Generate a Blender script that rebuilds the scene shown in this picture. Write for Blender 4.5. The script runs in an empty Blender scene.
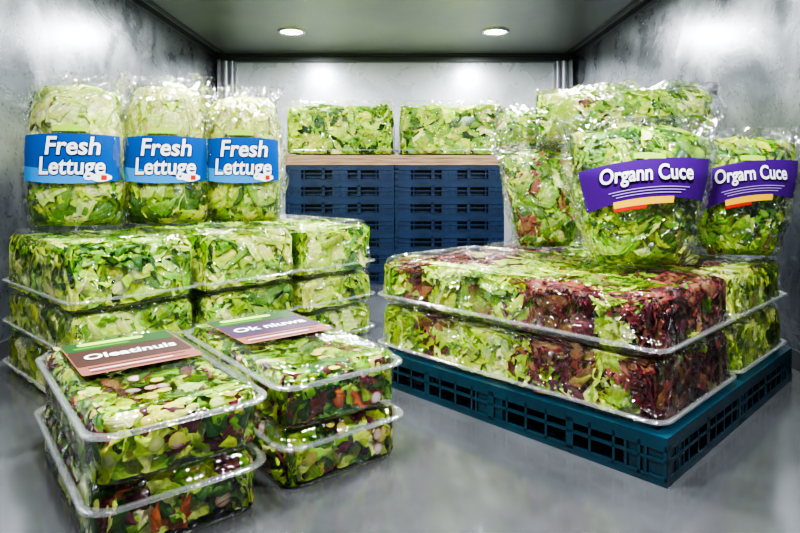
import bpy, math, random
import numpy as np
from mathutils import noise as mnoise, Vector
rng = np.random.default_rng(7)
random.seed(7)
S = bpy.context.scene
COL = S.collection

# ------------------------------------------------------------------ helpers
def link(o, parent=None):
    COL.objects.link(o)
    if parent: o.parent = parent
    return o
def empty(name, loc=(0,0,0), rot=(0,0,0)):
    e = bpy.data.objects.new(name, None); e.empty_display_size = .1
    e.location = loc; e.rotation_euler = rot
    return link(e)
def np_mesh(name, V, F, mats, cols=None, fm=None, smooth=True, luv=None):
    me = bpy.data.meshes.new(name)
    V = np.asarray(V, dtype=np.float32)
    if isinstance(F, np.ndarray):
        n, k = F.shape
        me.vertices.add(len(V)); me.vertices.foreach_set('co', V.ravel())
        me.loops.add(n*k); me.loops.foreach_set('vertex_index', F.astype(np.int32).ravel())
        me.polygons.add(n)
        me.polygons.foreach_set('loop_start', np.arange(0, n*k, k, dtype=np.int32))
        me.update(calc_edges=True)
    else:
        me.from_pydata([tuple(map(float, v)) for v in V], [], F)
    n = len(me.polygons)
    me.polygons.foreach_set('use_smooth', np.full(n, smooth, dtype=bool))
    if not isinstance(mats, (list, tuple)): mats = [mats]
    for m in mats: me.materials.append(m)
    if fm is not None: me.polygons.foreach_set('material_index', np.asarray(fm, dtype=np.int32))
    if cols is not None:
        a = me.color_attributes.new('Col', 'FLOAT_COLOR', 'POINT')
        c = np.ones((len(V), 4), dtype=np.float32); c[:, :3] = cols
        a.data.foreach_set('color', c.ravel())
    if luv is not None:
        a = me.attributes.new('LUV', 'FLOAT2', 'POINT')
        a.data.foreach_set('vector', np.asarray(luv, dtype=np.float32).ravel())
    me.update()
    return me
def obj(name, me, parent=None, loc=(0,0,0), rot=(0,0,0)):
    o = bpy.data.objects.new(name, me); o.location = loc; o.rotation_euler = rot
    return link(o, parent)
class Boxes:
    def __init__(s): s.V=[]; s.F=[]
    def add(s, x0,x1,y0,y1,z0,z1):
        b=len(s.V)
        s.V += [(x0,y0,z0),(x1,y0,z0),(x1,y1,z0),(x0,y1,z0),(x0,y0,z1),(x1,y0,z1),(x1,y1,z1),(x0,y1,z1)]
        s.F += [(b,b+3,b+2,b+1),(b+4,b+5,b+6,b+7),(b,b+1,b+5,b+4),(b+1,b+2,b+6,b+5),(b+2,b+3,b+7,b+6),(b+3,b,b+4,b+7)]
    def mesh(s,name,mat): return np_mesh(name,s.V,s.F,mat,smooth=False)
def cylz(V,F,cx,cy,z0,z1,r,n=24,cap=True):
    b=len(V)
    for z in (z0,z1):
        for i in range(n):
            a=2*math.pi*i/n; V.append((cx+r*math.cos(a),cy+r*math.sin(a),z))
    for i in range(n):
        j=(i+1)%n; F.append((b+i,b+j,b+n+j,b+n+i))
    if cap:
        F.append(tuple(b+n+i for i in range(n))); F.append(tuple(b+n-1-i for i in range(n)))

# ------------------------------------------------------------------ materials
def newmat(name):
    m = bpy.data.materials.new(name); m.use_nodes = True
    nt = m.node_tree; nt.nodes.clear()
    out = nt.nodes.new('ShaderNodeOutputMaterial')
    return m, nt, out
def N(nt, t): return nt.nodes.new(t)
def MATH(nt, op, a, b=None, clamp=False):
    n = nt.nodes.new('ShaderNodeMath'); n.operation=op; n.use_clamp=clamp
    for i,x in enumerate((a,b)):
        if x is None: continue
        if isinstance(x,(int,float)): n.inputs[i].default_value=x
        else: nt.links.new(x,n.inputs[i])
    return n.outputs[0]
def simple(name, col, rough=.5, metal=0., bump=0., bscale=40., var=0., vscale=3., spec=.5):
    m, nt, out = newmat(name)
    p = N(nt,'ShaderNodeBsdfPrincipled'); p.inputs['Base Color'].default_value=(*col,1)
    p.inputs['Roughness'].default_value=rough; p.inputs['Metallic'].default_value=metal
    p.inputs['Specular IOR Level'].default_value=spec
    tc = N(nt,'ShaderNodeTexCoord')
    if var>0:
        no = N(nt,'ShaderNodeTexNoise'); no.inputs['Scale'].default_value=vscale; no.inputs['Detail'].default_value=6
        nt.links.new(tc.outputs['Object'],no.inputs['Vector'])
        r = N(nt,'ShaderNodeValToRGB')
        r.color_ramp.elements[0].position=.3; r.color_ramp.elements[1].position=.7
        r.color_ramp.elements[0].color=(*[c*(1-var) for c in col],1)
        r.color_ramp.elements[1].color=(*[min(1,c*(1+var)) for c in col],1)
        nt.links.new(no.outputs['Fac'],r.inputs['Fac']); nt.links.new(r.outputs['Color'],p.inputs['Base Color'])
    if bump>0:
        n2 = N(nt,'ShaderNodeTexNoise'); n2.inputs['Scale'].default_value=bscale; n2.inputs['Detail'].default_value=4
        nt.links.new(tc.outputs['Object'],n2.inputs['Vector'])
        b = N(nt,'ShaderNodeBump'); b.inputs['Strength'].default_value=bump; b.inputs['Distance'].default_value=.01
        nt.links.new(n2.outputs['Fac'],b.inputs['Height']); nt.links.new(b.outputs['Normal'],p.inputs['Normal'])
    nt.links.new(p.outputs[0],out.inputs[0])
    return m
def clear(name, lo, hi, rough, bscale, bstr, tint=.985, white=0., dist=.01):
    m, nt, out = newmat(name)
    tc = N(nt,'ShaderNodeTexCoord')
    no = N(nt,'ShaderNodeTexNoise'); no.inputs['Scale'].default_value=bscale; no.inputs['Detail'].default_value=3
    no.inputs['Distortion'].default_value=1.2
    nt.links.new(tc.outputs['Object'],no.inputs['Vector'])
    b = N(nt,'ShaderNodeBump'); b.inputs['Strength'].default_value=bstr; b.inputs['Distance'].default_value=dist
    nt.links.new(no.outputs['Fac'],b.inputs['Height'])
    lw = N(nt,'ShaderNodeLayerWeight'); lw.inputs['Blend'].default_value=.35
    nt.links.new(b.outputs['Normal'],lw.inputs['Normal'])
    pw = MATH(nt,'POWER',lw.outputs['Facing'],1.9)
    mr = N(nt,'ShaderNodeMapRange'); mr.inputs['To Min'].default_value=lo; mr.inputs['To Max'].default_value=hi
    nt.links.new(pw,mr.inputs['Value'])
    tr = N(nt,'ShaderNodeBsdfTransparent'); tr.inputs['Color'].default_value=(tint,tint,tint,1)
    gl = N(nt,'ShaderNodeBsdfGlossy'); gl.inputs['Roughness'].default_value=rough; gl.inputs['Color'].default_value=(1,1,1,1)
    nt.links.new(b.outputs['Normal'],gl.inputs['Normal'])
    mx = N(nt,'ShaderNodeMixShader')
    nt.links.new(mr.outputs[0],mx.inputs[0]); nt.links.new(tr.outputs[0],mx.inputs[1]); nt.links.new(gl.outputs[0],mx.inputs[2])
    last = mx
    if white>0:
        df = N(nt,'ShaderNodeBsdfDiffuse'); df.inputs['Color'].default_value=(.85,.88,.9,1)
        m2 = N(nt,'ShaderNodeMixShader'); m2.inputs[0].default_value=white
        nt.links.new(mx.outputs[0],m2.inputs[1]); nt.links.new(df.outputs[0],m2.inputs[2]); last=m2
    nt.links.new(last.outputs[0],out.inputs[0])
    return m

def leafmat():
    m, nt, out = newmat('leaf_green')
    at = N(nt,'ShaderNodeAttribute'); at.attribute_name='Col'
    lu = N(nt,'ShaderNodeAttribute'); lu.attribute_name='LUV'
    sx = N(nt,'ShaderNodeSeparateXYZ'); nt.links.new(lu.outputs['Vector'],sx.inputs[0])
    u=sx.outputs[0]; s=MATH(nt,'ABSOLUTE',sx.outputs[1])
    ph=MATH(nt,'MULTIPLY',MATH(nt,'SUBTRACT',u,MATH(nt,'MULTIPLY',s,.35)),44.)
    side=MATH(nt,'POWER',MATH(nt,'ADD',MATH(nt,'MULTIPLY',MATH(nt,'SINE',ph),.5),.5),5.)
    side=MATH(nt,'MULTIPLY',side,.5)
    mid=MATH(nt,'SUBTRACT',1.,MATH(nt,'MULTIPLY',s,MATH(nt,'ADD',MATH(nt,'MULTIPLY',u,14.),7.)),True)
    vein=MATH(nt,'MAXIMUM',side,mid)
    tc = N(nt,'ShaderNodeTexCoord')
    no = N(nt,'ShaderNodeTexNoise'); no.inputs['Scale'].default_value=55; no.inputs['Detail'].default_value=2
    nt.links.new(tc.outputs['Object'],no.inputs['Vector'])
    mr = N(nt,'ShaderNodeMapRange'); mr.inputs['From Min'].default_value=.3; mr.inputs['From Max'].default_value=.7
    mr.inputs['To Min'].default_value=.88; mr.inputs['To Max'].default_value=1.12
    nt.links.new(no.outputs['Fac'],mr.inputs['Value'])
    k=MATH(nt,'MULTIPLY',mr.outputs[0],MATH(nt,'ADD',MATH(nt,'MULTIPLY',vein,.5),.94))
    vm = N(nt,'ShaderNodeVectorMath'); vm.operation='SCALE'
    nt.links.new(at.outputs['Color'],vm.inputs[0]); nt.links.new(k,vm.inputs['Scale'])
    hgt=MATH(nt,'SUBTRACT',no.outputs['Fac'],vein)
    b = N(nt,'ShaderNodeBump'); b.inputs['Strength'].default_value=.5; b.inputs['Distance'].default_value=.003
    nt.links.new(hgt,b.inputs['Height'])
    p = N(nt,'ShaderNodeBsdfPrincipled'); p.inputs['Roughness'].default_value=.42; p.inputs['Specular IOR Level'].default_value=.25
    nt.links.new(vm.outputs[0],p.inputs['Base Color']); nt.links.new(b.outputs['Normal'],p.inputs['Normal'])
    t = N(nt,'ShaderNodeBsdfTranslucent'); nt.links.new(vm.outputs[0],t.inputs['Color'])
    mx = N(nt,'ShaderNodeMixShader'); mx.inputs[0].default_value=.30
    nt.links.new(p.outputs[0],mx.inputs[1]); nt.links.new(t.outputs[0],mx.inputs[2])
    nt.links.new(mx.outputs[0],out.inputs[0])
    return m
LEAF = leafmat()
SHELL = clear('clear_rigid_plastic', .07, .62, .045, 9, .7, dist=.02)
FILM  = clear('clear_bag_film', .08, .78, .09, 13, 1.0, dist=.07)
WRAP  = clear('clear_tray_lid', .06, .64, .06, 8, 1.0, dist=.07)
RIM   = clear('clear_plastic_rim', .20, .90, .08, 20, .2, white=.06)
TEAL  = simple('teal_plastic',(.007,.040,.064),.36,bump=.15,bscale=90,var=.3,vscale=6)
NAVY  = simple('navy_plastic',(.006,.018,.050),.34,bump=.15,bscale=90,var=.3,vscale=6)

def wood():
    m, nt, out = newmat('plywood')
    tc=N(nt,'ShaderNodeTexCoord'); mp=N(nt,'ShaderNodeMapping'); mp.inputs['Scale'].default_value=(2,12,40)
    nt.links.new(tc.outputs['Object'],mp.inputs['Vector'])
    no=N(nt,'ShaderNodeTexNoise'); no.inputs['Scale'].default_value=2; no.inputs['Detail'].default_value=6
    nt.links.new(mp.outputs[0],no.inputs['Vector'])
    r=N(nt,'ShaderNodeValToRGB'); r.color_ramp.elements[0].position=.3; r.color_ramp.elements[1].position=.75
    r.color_ramp.elements[0].color=(.15,.085,.045,1); r.color_ramp.elements[1].color=(.40,.27,.16,1)
    nt.links.new(no.outputs['Fac'],r.inputs['Fac'])
    p=N(nt,'ShaderNodeBsdfPrincipled'); p.inputs['Roughness'].default_value=.7
    nt.links.new(r.outputs[0],p.inputs['Base Color']); nt.links.new(p.outputs[0],out.inputs[0]); return m
WOOD=wood()

def metalwall(name, c0, c1, rough, metal, scl=(1,1,1), rvar=.12, bump=.12, spots=.8, nscale=2.2):
    m, nt, out = newmat(name)
    tc=N(nt,'ShaderNodeTexCoord'); mp=N(nt,'ShaderNodeMapping'); mp.inputs['Scale'].default_value=scl
    nt.links.new(tc.outputs['Object'],mp.inputs['Vector'])
    no=N(nt,'ShaderNodeTexNoise'); no.inputs['Scale'].default_value=nscale; no.inputs['Detail'].default_value=9; no.inputs['Roughness'].default_value=.62
    no.inputs['Distortion'].default_value=.6
    nt.links.new(mp.outputs[0],no.inputs['Vector'])
    r=N(nt,'ShaderNodeValToRGB'); r.color_ramp.elements[0].position=.32; r.color_ramp.elements[1].position=.68
    r.color_ramp.elements[0].color=(*c0,1); r.color_ramp.elements[1].color=(*c1,1)
    nt.links.new(no.outputs['Fac'],r.inputs['Fac'])
    n2=N(nt,'ShaderNodeTexNoise'); n2.inputs['Scale'].default_value=38; n2.inputs['Detail'].default_value=5
    nt.links.new(mp.outputs[0],n2.inputs['Vector'])
    r2=N(nt,'ShaderNodeValToRGB'); r2.color_ramp.elements[0].position=.30; r2.color_ramp.elements[1].position=.42
    r2.color_ramp.elements[0].color=(.5,.5,.5,1); r2.color_ramp.elements[1].color=(1,1,1,1)
    nt.links.new(n2.outputs['Fac'],r2.inputs['Fac'])
    mp3=N(nt,'ShaderNodeMapping'); mp3.inputs['Scale'].default_value=(40,1.2,3); mp3.inputs['Rotation'].default_value=(.5,.2,.3)
    nt.links.new(tc.outputs['Object'],mp3.inputs['Vector'])
    n3=N(nt,'ShaderNodeTexNoise'); n3.inputs['Scale'].default_value=3; n3.inputs['Detail'].default_value=3
    nt.links.new(mp3.outputs[0],n3.inputs['Vector'])
    r3=N(nt,'ShaderNodeValToRGB'); r3.color_ramp.elements[0].position=.64; r3.color_ramp.elements[1].position=.70
    r3.color_ramp.elements[0].color=(0,0,0,1); r3.color_ramp.elements[1].color=(1,1,1,1)
    nt.links.new(n3.outputs['Fac'],r3.inputs['Fac'])
    mul=N(nt,'ShaderNodeMixRGB'); mul.blend_type='MULTIPLY'; mul.inputs[0].default_value=spots
    nt.links.new(r.outputs[0],mul.inputs[1]); nt.links.new(r2.outputs[0],mul.inputs[2])
    scr=N(nt,'ShaderNodeMixRGB'); scr.inputs[2].default_value=(.5,.51,.52,1)
    nt.links.new(MATH(nt,'MULTIPLY',r3.outputs[0],spots*.35),scr.inputs[0]); nt.links.new(mul.outputs[0],scr.inputs[1])
    p=N(nt,'ShaderNodeBsdfPrincipled'); p.inputs['Metallic'].default_value=metal
    nt.links.new(scr.outputs[0],p.inputs['Base Color'])
    mr=N(nt,'ShaderNodeMapRange'); mr.inputs['To Min'].default_value=rough-rvar; mr.inputs['To Max'].default_value=rough+rvar
    nt.links.new(no.outputs['Fac'],mr.inputs['Value']); nt.links.new(mr.outputs[0],p.inputs['Roughness'])
    b=N(nt,'ShaderNodeBump'); b.inputs['Strength'].default_value=bump; b.inputs['Distance'].default_value=.02
    nt.links.new(no.outputs['Fac'],b.inputs['Height']); nt.links.new(b.outputs[0],p.inputs['Normal'])
    nt.links.new(p.outputs[0],out.inputs[0]); return m
WALL = metalwall('galvanised_wall',(.11,.12,.13),(.32,.33,.345),.29,.88,bump=.12)
CEIL = metalwall('ceiling_metal',(.17,.175,.18),(.24,.245,.25),.34,.5,bump=.03,spots=.2)
BACK = metalwall('white_panel',(.36,.38,.40),(.44,.46,.48),.28,.3,bump=.03,spots=.2)
FLOOR= metalwall('polished_floor',(.155,.16,.17),(.24,.245,.26),.17,.68,rvar=.06,bump=.012,spots=.2,nscale=1.9)
TRIM = simple('trim_metal',(.08,.085,.09),.35,.7)
STEEL= simple('steel_post',(.30,.31,.33),.35,.6,var=.2)

# ------------------------------------------------------------------ room
XL,XR,YB,YF,ZC = -2.2,2.08,7.22,-1.2,2.48
def room_box(name,x0,x1,y0,y1,z0,z1,mat):
    b=Boxes(); b.add(x0,x1,y0,y1,z0,z1); return obj(name,b.mesh(name,mat))
room_box('floor',XL,XR,YF,YB,-.1,0,FLOOR)
room_box('ceiling',XL,XR,YF,YB,ZC,ZC+.1,CEIL)
room_box('wall_left',XL-.1,XL,YF,YB,-.1,ZC+.1,WALL)
room_box('wall_right',XR,XR+.1,YF,YB,-.1,ZC+.1,WALL)
room_box('wall_back',XL-.1,XR+.1,YB,YB+.1,-.1,ZC+.1,BACK)
b=Boxes(); b.add(XL,XL+.045,YF,YB,ZC-.05,ZC); b.add(XL+.10,XL+.125,YF,YB,ZC-.02,ZC); obj('trim_1',b.mesh('trim_1',TRIM))
b=Boxes(); b.add(XR-.045,XR,YF,YB,ZC-.05,ZC); b.add(XR-.125,XR-.10,YF,YB,ZC-.02,ZC); obj('trim_2',b.mesh('trim_2',TRIM))
b=Boxes(); b.add(XL+.05,XR-.05,YB-.06,YB,ZC-.09,ZC); b.add(XL+.05,XR-.05,YB-.10,YB-.06,ZC-.03,ZC); obj('trim_3',b.mesh('trim_3',TRIM))
for k,(xa,sg) in enumerate(((XL,1),(XR,-1))):
    bb=Boxes(); 
    x0,x1=sorted((xa+sg*.02,xa+sg*.24)); bb.add(x0,x1,YB-.05,YB,0,ZC-.09)
    x0,x1=sorted((xa+sg*.04,xa+sg*.075)); bb.add(x0,x1,YB-.12,YB-.05,0,ZC-.09)
    V=list(bb.V);F=list(bb.F)
    cylz(V,F,xa+sg*.13,YB-.09,0,ZC-.09,.03); cylz(V,F,xa+sg*.205,YB-.09,0,ZC-.09,.018)
    obj('trim_%d'%(4+k),np_mesh('post',V,F,STEEL,smooth=False))
for nm,x0,x1 in (('baseboard_left',XL,XL+.02),('baseboard_right',XR-.02,XR)):
    b=Boxes(); b.add(x0,x1,YF,YB,0,.10); obj(nm,b.mesh(nm,TRIM))

# ------------------------------------------------------------------ leaf system
NU,NV=10,14
uu,vv=np.meshgrid(np.linspace(0,1,NU+1),np.linspace(-1,1,NV+1),indexing='ij')
qi=[]
for i in range(NU):
    for j in range(NV):
        a=i*(NV+1)+j; qi.append((a,a+1,a+NV+2,a+NV+1))
TQ=np.array(qi)
LUV=np.stack([uu,vv],-1).reshape(-1,2); LUVS=np.full_like(LUV,.0); LUVS[:,1]=.6; LUVS[:,0]=.17
def tpl(kind,seed):
    r=np.random.default_rng(seed)
    u=uu.copy(); v=vv.copy()
    if kind=='slice':
        x=u*.5*np.cos(v*np.pi); y=u*.5*np.sin(v*np.pi); z=.03*np.cos(u*3)
        return np.stack([x,y,z],-1).reshape(-1,3), (u**3).ravel(), np.ones(u.size)
    frill={'frill':.10,'lollo':.12,'head':.08,'plain':.03}[kind]
    asp={'frill':.52,'lollo':.60,'head':.64,'plain':.40}[kind]
    w=asp*(np.sin(np.pi*np.clip(u,0.0,1)**.62*.93+.12))**.65
    w=np.clip(np.nan_to_num(w),.05,1)
    x=v*w; y=u-.5
    e=np.maximum(np.abs(v)**2,np.clip(2*u-1,0,1)**2)
    ang=np.arctan2(x,y+.35)
    k=r.uniform(7,10) if kind!='lollo' else r.uniform(13,18)
    z=(.32*r.uniform(.2,1)*(v*v)*w*2*r.choice([1,-1,-1])) - .30*r.uniform(.1,1)*(u**2)
    z+=frill*e*np.sin(k*ang+r.uniform(0,6))+frill*.4*e*np.sin(k*2.1*ang+r.uniform(0,6))
    if kind in('head','lollo','frill'): z+=.035*np.sin(u*9+r.uniform(0,6))*np.cos(v*5+r.uniform(0,6))
    if kind=='lollo': z+=.025*np.sin(u*17+r.uniform(0,6))*np.sin(v*11+r.uniform(0,6))
    x=x*(1+.12*e*np.sin(k*1.3*ang+1)); y=y+.06*e*np.cos(k*1.1*ang)
    edge=1+(.30 if kind=='lollo' else .15)*np.clip((np.maximum(np.abs(v),u)-.80)/.20,0,1)
    return np.stack([x,y,z],-1).reshape(-1,3), np.maximum(np.abs(v)**1.6,np.clip(1.7*u-.7,0,1)).ravel(), edge.ravel()
TPL={k:[tpl(k,100*i+s) for s in range(8)] for i,k in enumerate(('frill','head','plain','lollo','slice'))}
C=dict(lime=((.60,.67,.08),(.31,.51,.012)), green=((.35,.50,.05),(.11,.31,.010)), dark=((.12,.24,.03),(.020,.10,.010)),
       pale=((.80,.80,.32),(.54,.70,.08)), white=((.88,.88,.52),(.62,.74,.16)), red=((.30,.16,.06),(.22,.020,.032)), burg=((.15,.035,.04),(.10,.011,.026)),
       mixr=((.36,.42,.07),(.22,.035,.025)), yel=((.88,.78,.18),(.82,.66,.05)), cuc=((.75,.80,.30),(.34,.48,.05)), radish=((.85,.70,.62),(.40,.02,.06)), orange=((.6,.18,.04),(.5,.08,.02)))
def leaves(P,Nn,size,kinds,colkeys,tilt=.6,jit=.16):
    VV=[];CC=[];UU=[]
    n=len(P)
    for i in range(n):
        T,e,eg=TPL[kinds[i]][rng.integers(8)]
        nrm=Nn[i]+rng.normal(0,tilt*(.25 if kinds[i]=='slice' else 1),3)*.6; nrm/=np.linalg.norm(nrm)+1e-9
        a=rng.normal(0,1,3); a-=nrm*a.dot(nrm); a/=np.linalg.norm(a)+1e-9
        bx=np.cross(a,nrm)
        M=np.stack([bx,a,nrm],0)
        VV.append((T*size[i])@M+P[i])
        c0,c1=C[colkeys[i]]
        g=np.exp(rng.normal(0,jit)); h=np.array([rng.normal(1,.07),1,rng.normal(1,.12)])
        c0=np.array(c0)*g*h; c1=np.array(c1)*g*h
        ee=e[:,None]
        CC.append((c0*(1-ee)+c1*ee)*eg[:,None]); UU.append(LUVS if kinds[i]=='slice' else LUV)
    V=np.concatenate(VV);CCc=np.clip(np.concatenate(CC),0,.95)
    base=(np.arange(n)*len(TPL['head'][0][0]))[:,None,None]
    F=(TQ[None]+base).reshape(-1,4)
    return V,F,CCc,np.concatenate(UU)
def add_core(V,F,Cc,U,cv,cf,col):
    b=len(V)
    V=np.concatenate([V,np.array(cv)]); F=np.concatenate([F,np.array(cf)+b]); 
    Cc=np.concatenate([Cc,np.tile(np.array(col),(len(cv),1))]); U=np.concatenate([U,np.tile(np.array((.17,.6)),(len(cv),1))])
    return V,F,Cc,U
def soft(d,k): return np.where(d<k,k*np.exp(np.clip(d/k-1,-20,0)),d)
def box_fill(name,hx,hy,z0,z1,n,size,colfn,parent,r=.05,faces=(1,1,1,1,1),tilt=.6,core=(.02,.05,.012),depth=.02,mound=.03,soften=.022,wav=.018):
    A=np.array([4*hx*hy*faces[0],2*hx*(z1-z0)*faces[1],2*hx*(z1-z0)*faces[2],2*hy*(z1-z0)*faces[3],2*hy*(z1-z0)*faces[4]])
    pf=rng.choice(5,size=n,p=A/A.sum())
    P=np.zeros((n,3));Nn=np.zeros((n,3)); ph=rng.uniform(0,6,6)
    def top(x,y): return z1-mound*(.5+.25*np.sin(x*13+ph[0])*np.cos(y*9+ph[1])+.25*np.sin(x*5+y*17+ph[2]))
    def wv(a,z,q): return wav*(.5+.5*np.sin(a*19+q+2*np.sin(z*15+q)))
    ds=np.zeros(n)
    for i,f in enumerate(pf):
        a,b_=rng.uniform(-1,1),rng.uniform(-1,1); d=abs(rng.normal(0,depth))+.020
        zz=z0+(z1-z0)*(b_*.5+.5); ds[i]=d
        if f==0: P[i]=(a*hx*.95,b_*hy*.95,top(a*hx,b_*hy)-d); Nn[i]=(0,0,1)
        elif f==1: P[i]=(a*hx,-hy+d+wv(a*hx,zz,ph[3]),zz); Nn[i]=(0,-1,.25)
        elif f==2: P[i]=(a*hx,hy-d,zz); Nn[i]=(0,1,.25)
        elif f==3: P[i]=(-hx+d,a*hy,zz); Nn[i]=(-1,0,.25)
        else: P[i]=(hx-d-wv(a*hy,zz,ph[4]),a*hy,zz); Nn[i]=(1,0,.25)
    cols=[];kk=[]
    for i in range(n):
        c,k=colfn(P[i]); cols.append(c); kk.append(k)
    sz=rng.uniform(size[0],size[1],n)
    for i in range(n):
        if kk[i]=='slice':
            sz[i]=rng.uniform(.034,.050); P[i]+=Nn[i]*(ds[i]+.008)
    V,F,Cc,U=leaves(P,Nn,sz,kk,cols,tilt)
    tz=top(V[:,0],V[:,1])
    zt=np.clip((V[:,2]-z0)/(z1-z0),0,1); ins=.02*np.clip(zt-.8,0,1)*5
    lx=hx-ins-np.where(V[:,0]>0,wv(V[:,1],V[:,2],ph[4]),0); ly=hy-ins-np.where(V[:,1]<0,wv(V[:,0],V[:,2],ph[3]),0)
    V[:,0]=np.sign(V[:,0])*(lx-soft(lx-np.abs(V[:,0]),soften)); V[:,1]=np.sign(V[:,1])*(ly-soft(ly-np.abs(V[:,1]),soften))
    V[:,2]=tz-soft(tz-V[:,2],soften); V[:,2]=z0+soft(V[:,2]-z0,.01)
    ax=np.abs(V[:,0])-(hx-r); ay=np.abs(V[:,1])-(hy-r); m=(ax>0)&(ay>0)
    L=np.sqrt(ax**2+ay**2)+1e-9; f=np.where(m&(L>r),r/L,1)
    V[:,0]=np.where(m,np.sign(V[:,0])*((hx-r)+ax*f),V[:,0]); V[:,1]=np.where(m,np.sign(V[:,1])*((hy-r)+ay*f),V[:,1])
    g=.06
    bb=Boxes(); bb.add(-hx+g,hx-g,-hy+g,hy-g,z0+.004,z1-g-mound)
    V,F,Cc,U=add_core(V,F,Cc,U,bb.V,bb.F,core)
    return obj(name,np_mesh(name,V,F,LEAF,cols=Cc,luv=U),parent)

# ------------------------------------------------------------------ rounded-rect lofts
def ring(hx,hy,r,z,rib=0.,nc=6,ns=16):
    pts=[]
    r=min(r,hx*.9,hy*.9)
    cs=[(hx-r,hy-r,0),(-hx+r,hy-r,90),(-hx+r,-hy+r,180),(hx-r,-hy+r,270)]
    for q in range(4):
        cx,cy,a0=cs[q]
        for i in range(nc+1):
            a=math.radians(a0+90*i/nc); pts.append((cx+r*math.cos(a),cy+r*math.sin(a),z))
        nx,ny,a1=cs[(q+1)%4]
        p0=pts[-1]; a=math.radians(a0+90); p1=(nx+r*math.cos(a),ny+r*math.sin(a))
        for i in range(1,ns):
            t=i/ns; d=rib if (i%2) else -rib
            pts.append((p0[0]*(1-t)+p1[0]*t+math.cos(a)*d,p0[1]*(1-t)+p1[1]*t+math.sin(a)*d,z))
    return pts
def loft(rings,cap0=False,cap1=False,close=False):
    V=[];F=[];n=len(rings[0])
    for r in rings: V+=r
    m=len(rings)
    for k in range(m if close else m-1):
        k2=(k+1)%m
        for i in range(n):
            j=(i+1)%n; F.append((k*n+i,k*n+j,k2*n+j,k2*n+i))
    if cap0: F.append(tuple(range(n-1,-1,-1)))
    if cap1: F.append(tuple((m-1)*n+i for i in range(n)))
    return V,F
def container(parent,hx,hy,h,rz,r=.07,mat=SHELL,rib=.003,slope=.02,fl=.012):
    prof=[(0.003,.045,0),(.003,.030,0),(.012,fl+.012,0),(rz*.5,fl+.008,rib),(rz-.006,fl+.003,0)]
    V,F=loft([ring(hx-i,hy-i,r,z,rb) for z,i,rb in prof],cap0=True)
    obj('tray',np_mesh('tray',V,F,mat),parent)
    lz=h-rz
    prof=[(rz+.006,fl,0),(rz+.010,fl+.004,0),(rz+lz*.5,fl+.004+slope*.5,rib),(h-.028,fl+.005+slope,0),(h-.010,fl+.013+slope,0),(h,fl+.03+slope,0),(h,fl+.045+slope,0),(h-.006,fl+.055+slope,0)]
    V,F=loft([ring(hx-i,hy-i,r,z,rb) for z,i,rb in prof],cap1=True)
    obj('lid',np_mesh('lid',V,F,mat),parent)
    pr=[(rz-.006,fl+.002),(rz-.006,.001),(rz-.003,-.002),(rz+.003,-.002),(rz+.006,.001),(rz+.006,fl+.002)]
    V,F=loft([ring(hx-i,hy-i,r,z) for z,i in pr],close=True)
    obj('rim',np_mesh('rim',V,F,RIM),parent)

# ------------------------------------------------------------------ text
def text_geo(s,size,offset=0.,shear=0.,spacing=1.):
    cu=bpy.data.curves.new('t','FONT'); cu.body=s; cu.size=size; cu.offset=offset; cu.shear=shear
    cu.align_x='CENTER'; cu.align_y='CENTER'; cu.space_character=spacing; cu.resolution_u=4
    o=bpy.data.objects.new('t',cu); COL.objects.link(o)
    dg=bpy.context.evaluated_depsgraph_get(); dg.update()
    me=bpy.data.meshes.new_from_object(o.evaluated_get(dg))
    V=np.array([v.co[:] for v in me.vertices]).reshape(-1,3); F=[tuple(p.vertices) for p in me.polygons]
    bpy.data.objects.remove(o); bpy.data.meshes.remove(me); bpy.data.curves.remove(cu)
    return V,F
def flatmat(name,col,rough=.5): return simple(name,col,rough,spec=.2)
WHITE=flatmat('print_white',(.85,.86,.88)); DKBLUE=flatmat('print_dark_blue',(.004,.015,.09)); BLUE=flatmat('print_blue',(.002,.070,.31))
SKY=flatmat('print_light_blue',(.03,.24,.62)); PURP=flatmat('print_purple',(.055,.004,.16)); DPURP=flatmat('print_dark_purple',(.02,.003,.07))
YEL=flatmat('print_yellow',(.80,.44,.02)); RED=flatmat('print_red',(.5,.02,.015)); GRN=flatmat('print_green',(.05,.21,.012)); LGRN=flatmat('print_lime',(.36,.56,.05))
BROWN=flatmat('print_brown',(.04,.013,.009)); TAN=flatmat('print_tan',(.22,.07,.05)); PLUM=flatmat('print_plum',(.035,.013,.045)); LILAC=flatmat('print_lilac',(.40,.27,.62)); DGRN=flatmat('print_dark_green',(.012,.055,.008))

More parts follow.
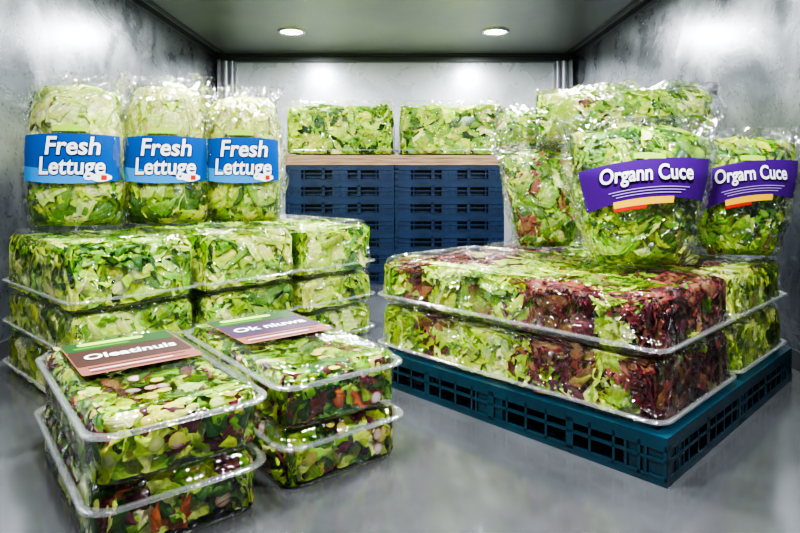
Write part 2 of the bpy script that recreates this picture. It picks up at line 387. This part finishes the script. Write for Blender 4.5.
# ------------------------------------------------------------------ bags
class Bag:
    def __init__(s,W,D,H,prof,p=2.4):
        s.W,s.D,s.H,s.p=W,D,H,p; s.t=[q[0] for q in prof]; s.a=[q[1] for q in prof]; s.b=[q[2] for q in prof]
    def ab(s,t): return np.interp(t,s.t,s.a)*s.W, np.interp(t,s.t,s.b)*s.D
    def fy(s,x,z,off=.008):
        a,b=s.ab(np.clip(z/s.H,0,1)); q=np.clip(np.abs(x)/(a*1.04),0,.995)
        return -(b*1.06)*(1-q**s.p)**(1/s.p)-off
    def film(s,parent,seed,amp=1.):
        NT,NZ=128,64; V=[];F=[]
        for k in range(NZ+1):
            t=k/NZ; a,b=s.ab(t); 
            for i in range(NT):
                th=2*math.pi*i/NT; c,sn=math.cos(th),math.sin(th)
                x=a*1.05*math.copysign(abs(c)**(2/s.p),c); y=b*1.05*math.copysign(abs(sn)**(2/s.p),sn)
                side=abs(c)**6
                wr=(.005+.018*max(0,(t-.72)/.28)+.010*max(0,(.12-t)/.12)+.016*side)*amp
                nz=mnoise.noise(Vector((c*3+seed*7.1,sn*3,t*3.0)))*1.2+abs(mnoise.noise(Vector((c*9,sn*9+seed,t*5))))*1.8-.4
                d=wr*nz*min(1,b/.03)
                z=t*s.H
                if t>.86: z+=.035*mnoise.noise(Vector((x*10,seed,1)))*(t-.86)*7; y+=.025*math.sin(x*22+seed+2*math.sin(x*9))*(t-.86)*7
                if k==0: y*=.9
                V.append((x+c*d,y+sn*d,max(0.002,z)))
        for k in range(NZ):
            for i in range(NT):
                j=(i+1)%NT; F.append((k*NT+i,k*NT+j,(k+1)*NT+j,(k+1)*NT+i))
        F.append(tuple(range(NT-1,-1,-1)))
        obj('film',np_mesh('film',V,F,FILM),parent)
    def fill(s,parent,n,size,colfn,t0=.02,t1=.86,tilt=.5,core=(.03,.07,.015),dome=.10,up=.05):
        P=[];Nn=[]
        for i in range(n):
            t=rng.uniform(t0,t1+.02); th=rng.uniform(0,2*math.pi)
            if rng.random()<.12:
                t=t1; rr=rng.uniform(0,.85); a,b=s.ab(t); P.append((a*rr*math.cos(th),b*rr*math.sin(th),t*s.H-.01)); Nn.append((0,0,1)); continue
            a,b=s.ab(t); c,sn=math.cos(th),math.sin(th); q=rng.uniform(.76,.93)
            P.append((a*q*math.copysign(abs(c)**(2/s.p),c),b*q*math.copysign(abs(sn)**(2/s.p),sn),t*s.H)); Nn.append((c*b,sn*a,up) )
        P=np.array(P);Nn=np.array(Nn,dtype=float); Nn/=np.linalg.norm(Nn,axis=1)[:,None]
        cols=[];kk=[]
        for q in P:
            c,k=colfn(q); cols.append(c);kk.append(k)
        V,F,Cc,U=leaves(P,Nn,rng.uniform(size[0],size[1],n),kk,cols,tilt)
        zmax=t1*s.H*(1+dome*(1-np.clip(np.abs(V[:,0])/s.W,0,1)**2))+.012*np.sin(V[:,0]*31+P[0,0]*50)
        V[:,2]=zmax-soft(zmax-V[:,2],.03); V[:,2]=np.maximum(V[:,2],.006)
        a,b=s.ab(V[:,2]/s.H); a=np.maximum(a,.01);b=np.maximum(b,.008)
        q=(np.abs(V[:,0]/a)**s.p+np.abs(V[:,1]/b)**s.p)**(1/s.p)+1e-6; q2=1-soft(1-q,.14); f=q2/q
        V[:,0]*=f;V[:,1]*=f
        cv=[];cf=[];n2=20; ts=np.linspace(t0+.01,t1-.02,8)
        for t in ts:
            a,b=s.ab(t)
            for i in range(n2):
                th=2*math.pi*i/n2;c,sn=math.cos(th),math.sin(th); cv.append((a*.74*math.copysign(abs(c)**(2/s.p),c),b*.62*math.copysign(abs(sn)**(2/s.p),sn),t*s.H))
        for k in range(7):
            for i in range(n2):
                j=(i+1)%n2; cf.append((k*n2+i,k*n2+j,(k+1)*n2+j,(k+1)*n2+i))
        ctr=len(cv); cv.append((0,0,ts[-1]*s.H))
        for i in range(0,n2,2): cf.append((7*n2+i,7*n2+(i+1)%n2,7*n2+(i+2)%n2,ctr))
        V,F,Cc,U=add_core(V,F,Cc,U,cv,cf,core)
        obj('lettuce_leaves',np_mesh('lettuce_leaves',V,F,LEAF,cols=Cc,luv=U),parent)
    def band(s,parent,name,mat,sx0,sx1,zlo,zhi,off=.008,nx=48,nz=10):
        V=[];F=[]
        for k in range(nz+1):
            for i in range(nx+1):
                sx=sx0+(sx1-sx0)*i/nx
                lo,hi=zlo(sx),zhi(sx); z=(lo+(hi-lo)*k/nz); a,b=s.ab(z/s.H); x=sx*a*1.04
                V.append((x,float(s.fy(x,z,off)),z))
        for k in range(nz):
            for i in range(nx):
                q=k*(nx+1)+i; F.append((q,q+1,q+nx+2,q+nx+1))
        obj(name,np_mesh(name,V,F,mat),parent)
    def text(s,parent,name,st,size,z0,mat,x0=0,off=.012,offset=0,shear=0,arch=0.,xs=1.,slant=0.):
        V,F=text_geo(st,size,offset,shear)
        x=V[:,0]*xs+x0; z=V[:,1]+z0+arch*(x/s.W)**2+slant*x; y=s.fy(x,z,off)
        obj(name,np_mesh(name,np.stack([x,y,z],-1),F,mat,smooth=False),parent)

P_ICE=[(0,.84,.25),(.04,.93,.75),(.15,1,.98),(.5,1,1),(.70,.96,.94),(.82,.88,.74),(.90,.84,.34),(.95,.90,.12),(1,1.04,.03)]
P_ORG=[(0,.56,.22),(.06,.64,.65),(.3,.80,.95),(.6,.94,1),(.78,1.0,.82),(.87,1.04,.5),(.93,1.10,.2),(1,1.20,.03)]
P_PIL=[(0,1.02,.04),(.05,.84,.35),(.15,.90,.8),(.4,1,1),(.62,.94,1),(.80,.98,.85),(.94,.90,.35),(1,1.04,.04)]

def lettuce_bag(x,y,z,W,H,rz,seed):
    e=empty('lettuce_bag',(x,y,z),(0,0,rz)); B=Bag(W,.15,H,P_ICE)
    def cf(p):
        r=rng.random()
        if p[2]>.50*H: return (('white' if r<.28 else 'pale' if r<.88 else 'lime'),'head')
        if p[2]>.26*H: return (('pale' if r<.5 else 'lime'),'head')
        if abs(p[0]+.03)<.09 and p[2]<.15*H: return (('white' if r<.4 else 'pale'),'head')
        return (('dark' if r<.45 else 'green' if r<.90 else 'lime'),'lollo')
    B.fill(e,170,(.16,.28),cf,t1=.85,core=(.16,.24,.04),tilt=.35)
    B.film(e,seed,1.3)
    L0,L1=.235,.50
    B.band(e,'label',BLUE,-.93,.93,lambda s:L0+.02*s*s,lambda s:L1-.012*s*s,off=.010)
    B.band(e,'label_stripe',SKY,-.92,.75,lambda s:L0+.02*s*s+.001,lambda s:max(L0+.02*s*s+.002,L0+.055-.06*s-.02*s*s),off=.0125)
    B.band(e,'brand_mark',LGRN,-.32,.34,lambda s:L1+.012,lambda s:L1+.034+.012*math.cos(s*4),off=.010,nz=4)
    B.band(e,'badge',WHITE,.42,.80,lambda s:L0+.030-.02*math.cos((s-.61)*7),lambda s:L0+.035+.022*math.cos((s-.61)*7),off=.015,nx=14)
    B.band(e,'badge_dot',RED,.62,.72,lambda s:L0+.02,lambda s:L0+.045,off=.018,nx=4,nz=3)
    for nm,m,o,of in (('label_text_shadow',DKBLUE,.0075,.0145),('label_text',WHITE,.0030,.0175)):  # dark blue print outline behind the white letters
        B.text(e,nm,'Fresh',.132,.430,m,x0=.02,off=of,offset=o,shear=.12,xs=.93)
        B.text(e,nm+'_2','Lettuge',.128,.325,m,x0=.015,off=of,offset=o,shear=.08,xs=.83)
    return e
def organic_bag(x,y,z,W,H,rz,seed,text,D=.13,zc=.33,xs=.78):
    e=empty('salad_bag',(x,y,z),(0,0,rz)); B=Bag(W,D,H,P_ORG)
    def cf(p):
        r=rng.random(); return (('lime' if r<.33 else 'pale' if r<.40 else 'green' if r<.85 else 'dark' if r<.96 else 'mixr'),'lollo')
    B.fill(e,300,(.10,.18),cf,t1=.86,core=(.03,.07,.012),tilt=.42)
    B.film(e,seed,1.6)
    sl=.03
    B.band(e,'label',PURP,-.90,.90,lambda s:zc-.078-.055*s*s+sl*s,lambda s:zc+.085-.035*s*s+sl*s,off=.011)
    for j in range(3):
        B.band(e,'label_line_%d'%j,LILAC,-.55+.05*j,.62-.06*j,lambda s:zc-.036-.012*j-.045*s*s+sl*s,lambda s:zc-.032-.012*j-.045*s*s+sl*s,off=.0135,nz=1)
    B.band(e,'label_ribbon',YEL,-.50,.40,lambda s:zc-.105-.03*s*s+sl*s,lambda s:zc-.075-.04*s*s+sl*s,off=.0145,nz=4)
    B.band(e,'label_caption',RED,-.5,.0,lambda s:zc-.120-.03*s*s+sl*s,lambda s:zc-.106-.03*s*s+sl*s,off=.0145,nz=3)
    B.band(e,'brand_mark',LGRN,-.16,.26,lambda s:zc+.088,lambda s:zc+.104+.010*math.cos(s*5),off=.011,nz=3)
    for nm,m,o,of in (('label_text_shadow',DPURP,.0055,.0155),('label_text',WHITE,.0022,.0185)):  # wider dark purple copy is the printed outline of the lettering
        B.text(e,nm,text,.090,zc+.026,m,x0=.0,off=of,offset=o,arch=-.03,xs=xs,slant=.07)
    return e
def plain_bag(x,y,z,W,D,H,rot,seed,prof=P_PIL,n=260,size=(.10,.18),red=.1,t1=.88,name='salad_bag',amp=1.):
    e=empty(name,(x,y,z),rot); B=Bag(W,D,H,prof)
    def cf(p):
        r=rng.random(); return (('red' if r<red else 'pale' if r<.12+red else 'lime' if r<.46 else 'green' if r<.88 else 'dark'),'lollo')
    B.fill(e,n,size,cf,t0=.05,t1=t1,core=(.03,.07,.012),dome=.02,tilt=.42)
    B.film(e,seed,amp); return e

# ------------------------------------------------------------------ pallets
def pallet(name,x,y,z,hx,hy,rz,mat,h=.16,closed=False):
    b=Boxes(); T=.028
    b.add(-hx,hx,-hy,-hy+.05,h-T,h); b.add(-hx,hx,hy-.05,hy,h-T,h)
    b.add(-hx,-hx+.05,-hy+.05,hy-.05,h-T,h); b.add(hx-.05,hx,-hy+.05,hy-.05,h-T,h)
    n=9
    for i in range(n):
        yy=-hy+.05+(2*hy-.1)*(i+.5)/n; b.add(-hx+.05,hx-.05,yy-.025,yy+.025,h-T+.002,h-.001)
    for i in range(7):
        xx=-hx+(2*hx)*(i+1)/8; b.add(xx-.02,xx+.02,-hy+.05,hy-.05,h-T-.006,h-.006)
    for yy in (-hy,-.04,hy-.08): b.add(-hx,hx,yy,yy+.08,0,.020)
    for xx in (-hx,-.04,hx-.08): b.add(xx,xx+.08,-hy+.08,hy-.08,0,.019)
    for cx in (-hx+.075,0,hx-.075):
        for cy in (-hy+.075,0,hy-.075):
            b.add(cx-.055,cx+.055,cy-.055,cy+.055,.018,h-T)
            b.add(cx-.075,cx+.075,cy-.072,cy+.072,.070,.084)
            for s in (-.068,0,.062):
                b.add(cx+s,cx+s+.008,cy-.0745,cy+.0745,.02,h-T+.001); b.add(cx-.0745,cx+.0745,cy+s,cy+s+.008,.02,h-T+.001)
    if closed: b.add(-hx+.07,hx-.07,-hy+.07,hy-.07,.02,h-T)
    for sy in (-1,1):
        y0,y1=sorted((sy*hy,sy*(hy-.012)))
        b.add(-hx+.001,hx-.001,y0,y1,h-T-.018,h-T); b.add(-hx+.001,hx-.001,y0,y1,.076,.086); b.add(-hx+.001,hx-.001,y0,y1,.018,.030)
        k=int(2*hx/.085)
        for i in range(k+1):
            if closed and i%2: continue
            xx=-hx+.003+(2*hx-.012)*i/k; w=.010 if i%4 else .03
            b.add(xx,min(xx+w,hx-.001),y0,y1,.02,h-T)
    for sx in (-1,1):
        x0,x1=sorted((sx*hx,sx*(hx-.012)))
        b.add(x0,x1,-hy+.001,hy-.001,h-T-.018,h-T); b.add(x0,x1,-hy+.001,hy-.001,.076,.086); b.add(x0,x1,-hy+.001,hy-.001,.018,.030)
        k=int(2*hy/.085)
        for i in range(k+1):
            yy=-hy+.003+(2*hy-.012)*i/k; w=.010 if i%4 else .03
            b.add(x0,x1,yy,min(yy+w,hy-.001),.02,h-T)
    o=obj(name,b.mesh(name,mat),None,(x,y,z),(0,0,rz))
    return o

# ------------------------------------------------------------------ RIGHT: teal pallet stack
RA=math.atan2(-.72,.694); RU=np.array((.694,-.72)); RV=np.array((.72,.694)); RC=np.array((.900,2.969))
pallet('plastic_pallet',RC[0],RC[1],0,.72,.75,RA,TEAL)
HX,HY=.712,.372
def voron(seed,n,cols,hx=HX,hy=HY):
    r=np.random.default_rng(seed); pts=np.stack([r.uniform(-hx,hx,n),r.uniform(-hy,hy,n),r.uniform(0,.25,n)],-1)
    ids=r.integers(0,len(cols),n)
    return pts,ids,cols
def vcol(vp,p):
    pts,ids,cols=vp; d=((pts-p)**2).sum(1); return cols[ids[d.argmin()]]
mixes=[[('red',.55),('burg',.35),('mixr',.10)],[('lime',.5),('pale',.45),('green',.05)],[('green',.5),('lime',.4),('mixr',.1)],[('burg',.35),('red',.50),('green',.15)],[('pale',.6),('lime',.35),('white',.05)]]
def pick(m):
    r=rng.random(); s=0
    for c,w in m:
        s+=w
        if r<s: return c
    return m[-1][0]
frontseq=[2,0,4,4,2,2,0,0,4,3]
frontseq2=[1,2,3,4,1,1,3,0,4,0]
for li,(zb,hh) in enumerate(((.16,.235),(.395,.225))):
    for k in range(2):
        cy=(-.5+k)*.75
        c=RC+RV*cy
        e=empty('lettuce_container',(c[0],c[1],zb),(0,0,RA))
        vp=voron(11+li*5+k,14,[0,1,2,3,4,0,2])
        fs=(frontseq2,frontseq)[li]
        def cf(p,vp=vp,fs=fs,k=k):
            if k==0 and p[1]<-.17:
                i=int((p[0]/HX*.5+.5+.025*math.sin(p[2]*40)+rng.normal(0,.015))*len(fs)); i=max(0,min(len(fs)-1,i)); return pick(mixes[fs[i]]),'lollo'
            return pick(mixes[vcol(vp,p)]),'lollo'
        container(e,HX,HY,hh,.035,r=.06,mat=WRAP,slope=.010)
        top=1 if li==1 else .15
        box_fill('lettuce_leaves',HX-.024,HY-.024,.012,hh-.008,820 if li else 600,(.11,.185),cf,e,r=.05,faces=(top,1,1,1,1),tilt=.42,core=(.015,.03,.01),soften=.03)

# bags on the right stack
ZT=.62
organic_bag(1.05,2.66,ZT,.305,.655,-.10,1,'Organn Cuce',zc=.375)
organic_bag(1.665,2.95,ZT,.255,.63,-.14,2,'Orgarn Cuce',zc=.375,xs=.66)
plain_bag(.80,3.30,ZT,.235,.13,.56,(0,0,.05),3,prof=P_ORG,red=.16,t1=.93)
plain_bag(1.24,3.27,ZT,.205,.12,.55,(0,0,-.08),4,prof=P_ORG,red=.12,t1=.93)
plain_bag(1.62,3.34,ZT,.165,.10,.55,(0,0,-.1),5,prof=P_ORG,t1=.93)
plain_bag(.74,3.27,1.175+.15,.155,.20,1.02,(0,math.radians(89),0),6,n=400,size=(.10,.19),red=.02,amp=2.4)
plain_bag(.56,3.55,1.16+.12,.125,.16,.46,(0,math.radians(93),.15),7,n=180,size=(.10,.17),red=.02,amp=2.4)

# ------------------------------------------------------------------ LEFT middle stacks
LA=math.atan2(.741,.671); LR=np.array((.671,.741)); LL=np.array((-.741,.671)); LC=np.array((-1.121,3.513))
for li,(zb,hh) in enumerate(((0,.21),(.21,.21),(.42,.315))):
    for k in range(3):
        c=LC+LR*(k-1)*.62
        e=empty('lettuce_container',(c[0],c[1],zb),(0,0,LA))
        def cf(p,k=k,li=li):
            r=rng.random()
            if mnoise.noise(Vector((p[0]*4+k*3,p[1]*4+li,p[2]*5)))>-.02: return (('pale' if r<.5 else 'lime' if r<.88 else 'white'),'head')
            return (('green' if r<.55 else 'lime' if r<.85 else 'dark'),'lollo')
        container(e,.309,.485,hh,.05,r=.06,mat=WRAP,slope=.022 if li==2 else .008)
        n=(100,200,380)[li]
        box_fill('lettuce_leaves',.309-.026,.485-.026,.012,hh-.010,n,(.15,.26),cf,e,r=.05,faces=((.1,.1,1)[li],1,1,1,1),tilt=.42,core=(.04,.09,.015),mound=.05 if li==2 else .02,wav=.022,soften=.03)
ZL=.735
lettuce_bag(-1.77,3.30,ZL,.245,.84,.20,11)
lettuce_bag(-1.345,3.48,ZL,.235,.86,.17,12)
lettuce_bag(-.945,3.62,ZL,.222,.82,.14,13)

# ------------------------------------------------------------------ FRONT LEFT clamshells
FA=math.atan2(.62,.785); E2=np.array((.785,.62)); E1=np.array((-.62,.785))
def mixed(p):
    r=rng.random()
    if r<.06: return 'yel','slice'
    if r<.08: return 'cuc','slice'
    if r<.10: return 'radish','slice'
    if r<.13: return 'orange','plain'
    if r<.30: return 'green','frill'
    if r<.42: return 'dark','head'
    if r<.61: return 'lime','frill'
    if r<.68: return 'pale','head'
    if r<.81: return 'burg','frill'
    if r<.89: return 'red','lollo'
    return 'green','head'
def clamshell(c,z,h,top,label=None,seed=0,dz=0):
    e=empty('salad_clamshell',(c[0],c[1],z),(0,0,FA+dz))
    hx,hy=.258,.47
    container(e,hx,hy,h,h-.05 ,r=.075,mat=SHELL,rib=.0025,slope=.004,fl=.016)
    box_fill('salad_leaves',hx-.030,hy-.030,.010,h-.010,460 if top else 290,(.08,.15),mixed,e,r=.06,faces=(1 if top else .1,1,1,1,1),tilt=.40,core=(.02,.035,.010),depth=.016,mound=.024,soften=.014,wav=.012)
    if label:
        x0,x1,y0,y1=-.19,.19,-.06,.36; zz=h+.001
        def card(nm,mat,a,b_,c_,d,zo,r=.012):
            pts=ring((b_-a)/2,(d-c_)/2,r,0,nc=4,ns=2); V=[(p[0]+(a+b_)/2,p[1]+(c_+d)/2,zz+zo) for p in pts]
            V2=[(v[0],v[1],v[2]-.0008) for v in V]; n=len(V)
            F=[tuple(range(n))]+[(i,(i+1)%n,n+(i+1)%n,n+i)[::-1] for i in range(n)]
            obj(nm,np_mesh(nm,V+V2,F,mat,smooth=False),e)
        main,sub=label[1],label[2]
        card('label',main,x0,x1,y0,y1,0)
        card('label_header',DGRN,x0+.004,x1-.004,y1-.125,y1-.004,.001)
        card('brand_mark',LGRN,x0+.05,x1-.10,y1-.062,y1-.022,.002,r=.02)
        card('label_stripe',GRN,x0+.03,x1-.16,y1-.100,y1-.078,.002,r=.01)
        card('label_panel',sub,x0+.004,x1-.004,y0+.100,y1-.13,.001)
        for i in range(3): card('label_line_%d'%i,WHITE if i%2 else sub,x0+.03,x1-.04-.05*(i%2),y0+.022+i*.023,y0+.028+i*.023,.001,r=.002)
        V,F=text_geo(label[0],.086,.0022,.1)
        V[:,1]+=y0+.193; V[:,2]=zz+.0032; V[:,0]*=label[3]
        obj('label_text',np_mesh('label_text',V,F,WHITE,smooth=False),e)
    return e
cL=np.array((-.875,2.021)); cR=np.array((-.455,2.385))
clamshell(cL,0,.192,False); clamshell(cL+E2*.004,.192,.192,True,('Oleatinuis',TAN,BROWN,.87))
clamshell(cR,0,.192,False,dz=.01); clamshell(cR-E2*.003,.192,.192,True,('Ok niuwa',TAN,PLUM,.93))

# ------------------------------------------------------------------ BACK stacks
for sx in (-.565,.465):
    for i in range(7):
        pallet('plastic_pallet',sx,6.15,i*.16,.512,.52,rng.normal(0,.003),NAVY,closed=True)
b=Boxes(); b.add(-1.09,.99,5.62,6.68,1.121,1.150); b.add(-1.09,.99,5.62,6.68,1.152,1.185); b.add(-1.08,.98,5.64,6.66,1.15,1.152); b.add(-1.085,.985,5.62,6.68,1.187,1.215); b.add(-1.08,.98,5.64,6.66,1.185,1.187)
obj('wooden_board',b.mesh('wooden_board',WOOD))
def greens(p):
    r=rng.random(); return (('lime' if r<.52 else 'pale' if r<.62 else 'green' if r<.95 else 'dark'),'lollo')
def backbox(x,y,z,hx,hy,h):
    e=empty('lettuce_container',(x,y,z)); container(e,hx,hy,h,.05,r=.06,mat=WRAP,slope=.015)
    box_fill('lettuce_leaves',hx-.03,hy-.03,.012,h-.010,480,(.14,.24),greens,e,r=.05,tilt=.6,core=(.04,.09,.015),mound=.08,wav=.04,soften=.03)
backbox(-.57,6.12,1.216,.535,.48,.52); backbox(.495,6.12,1.216,.525,.48,.52)
for i in range(7): pallet('plastic_pallet',-1.62,5.55,i*.16,.42,.45,0,NAVY,closed=True)
backbox(-1.62,5.55,1.12,.42,.44,.56)

# ------------------------------------------------------------------ ceiling lights
def emis(name,s):
    m,nt,out=newmat(name); e=N(nt,'ShaderNodeEmission'); e.inputs['Strength'].default_value=s; e.inputs['Color'].default_value=(.95,.98,1,1)
    nt.links.new(e.outputs[0],out.inputs[0]); return m
LAMP=emis('lamp_glow',60)
CHROME=simple('lamp_bezel',(.7,.7,.72),.2,.9)
for (x,y,pw) in ((-1.09,6.04,80),(.96,6.04,80),(-1.2,3.9,105),(1.1,3.9,105),(-.95,1.7,100),(.9,1.7,100)):
    e=empty('ceiling_light',(x,y,ZC))
    n=32;rg=[]
    for (r,z) in ((.14,0),(.14,-.012),(.13,-.02),(.112,-.018),(.106,-.008)):
        rg.append([(r*math.cos(2*math.pi*i/n),r*math.sin(2*math.pi*i/n),z) for i in range(n)])
    V,F=loft(rg); obj('bezel',np_mesh('bezel',V,F,CHROME),e)
    V=[(.105*math.cos(2*math.pi*i/n),.105*math.sin(2*math.pi*i/n),-.009) for i in range(n)]
    obj('lens',np_mesh('lens',V,[tuple(range(n))],LAMP,smooth=False),e)
    ld=bpy.data.lights.new('lamp','AREA'); ld.shape='DISK'; ld.size=.20; ld.energy=pw; ld.color=(.95,.98,1)
    lo=bpy.data.objects.new('lamp',ld); lo.location=(0,0,-.03); link(lo,e)

# world: soft frontal fill added through the unbuilt room front, an assumed open door
w=bpy.data.worlds.new('world'); S.world=w; w.use_nodes=True
bg=w.node_tree.nodes['Background']; bg.inputs[0].default_value=(.88,.94,1,1); bg.inputs[1].default_value=.28

try:
    S.view_settings.view_transform='AgX'; S.view_settings.look='AgX - High Contrast'; S.view_settings.exposure=.15
except Exception as ex: print(ex)

cam=bpy.data.cameras.new('camera'); cam.lens=27; cam.sensor_width=36; cam.shift_y=-88.5/800; cam.clip_start=.02
co=bpy.data.objects.new('camera',cam); co.location=(0,0,1.0); co.rotation_euler=(math.radians(90),0,0); COL.objects.link(co); S.camera=co
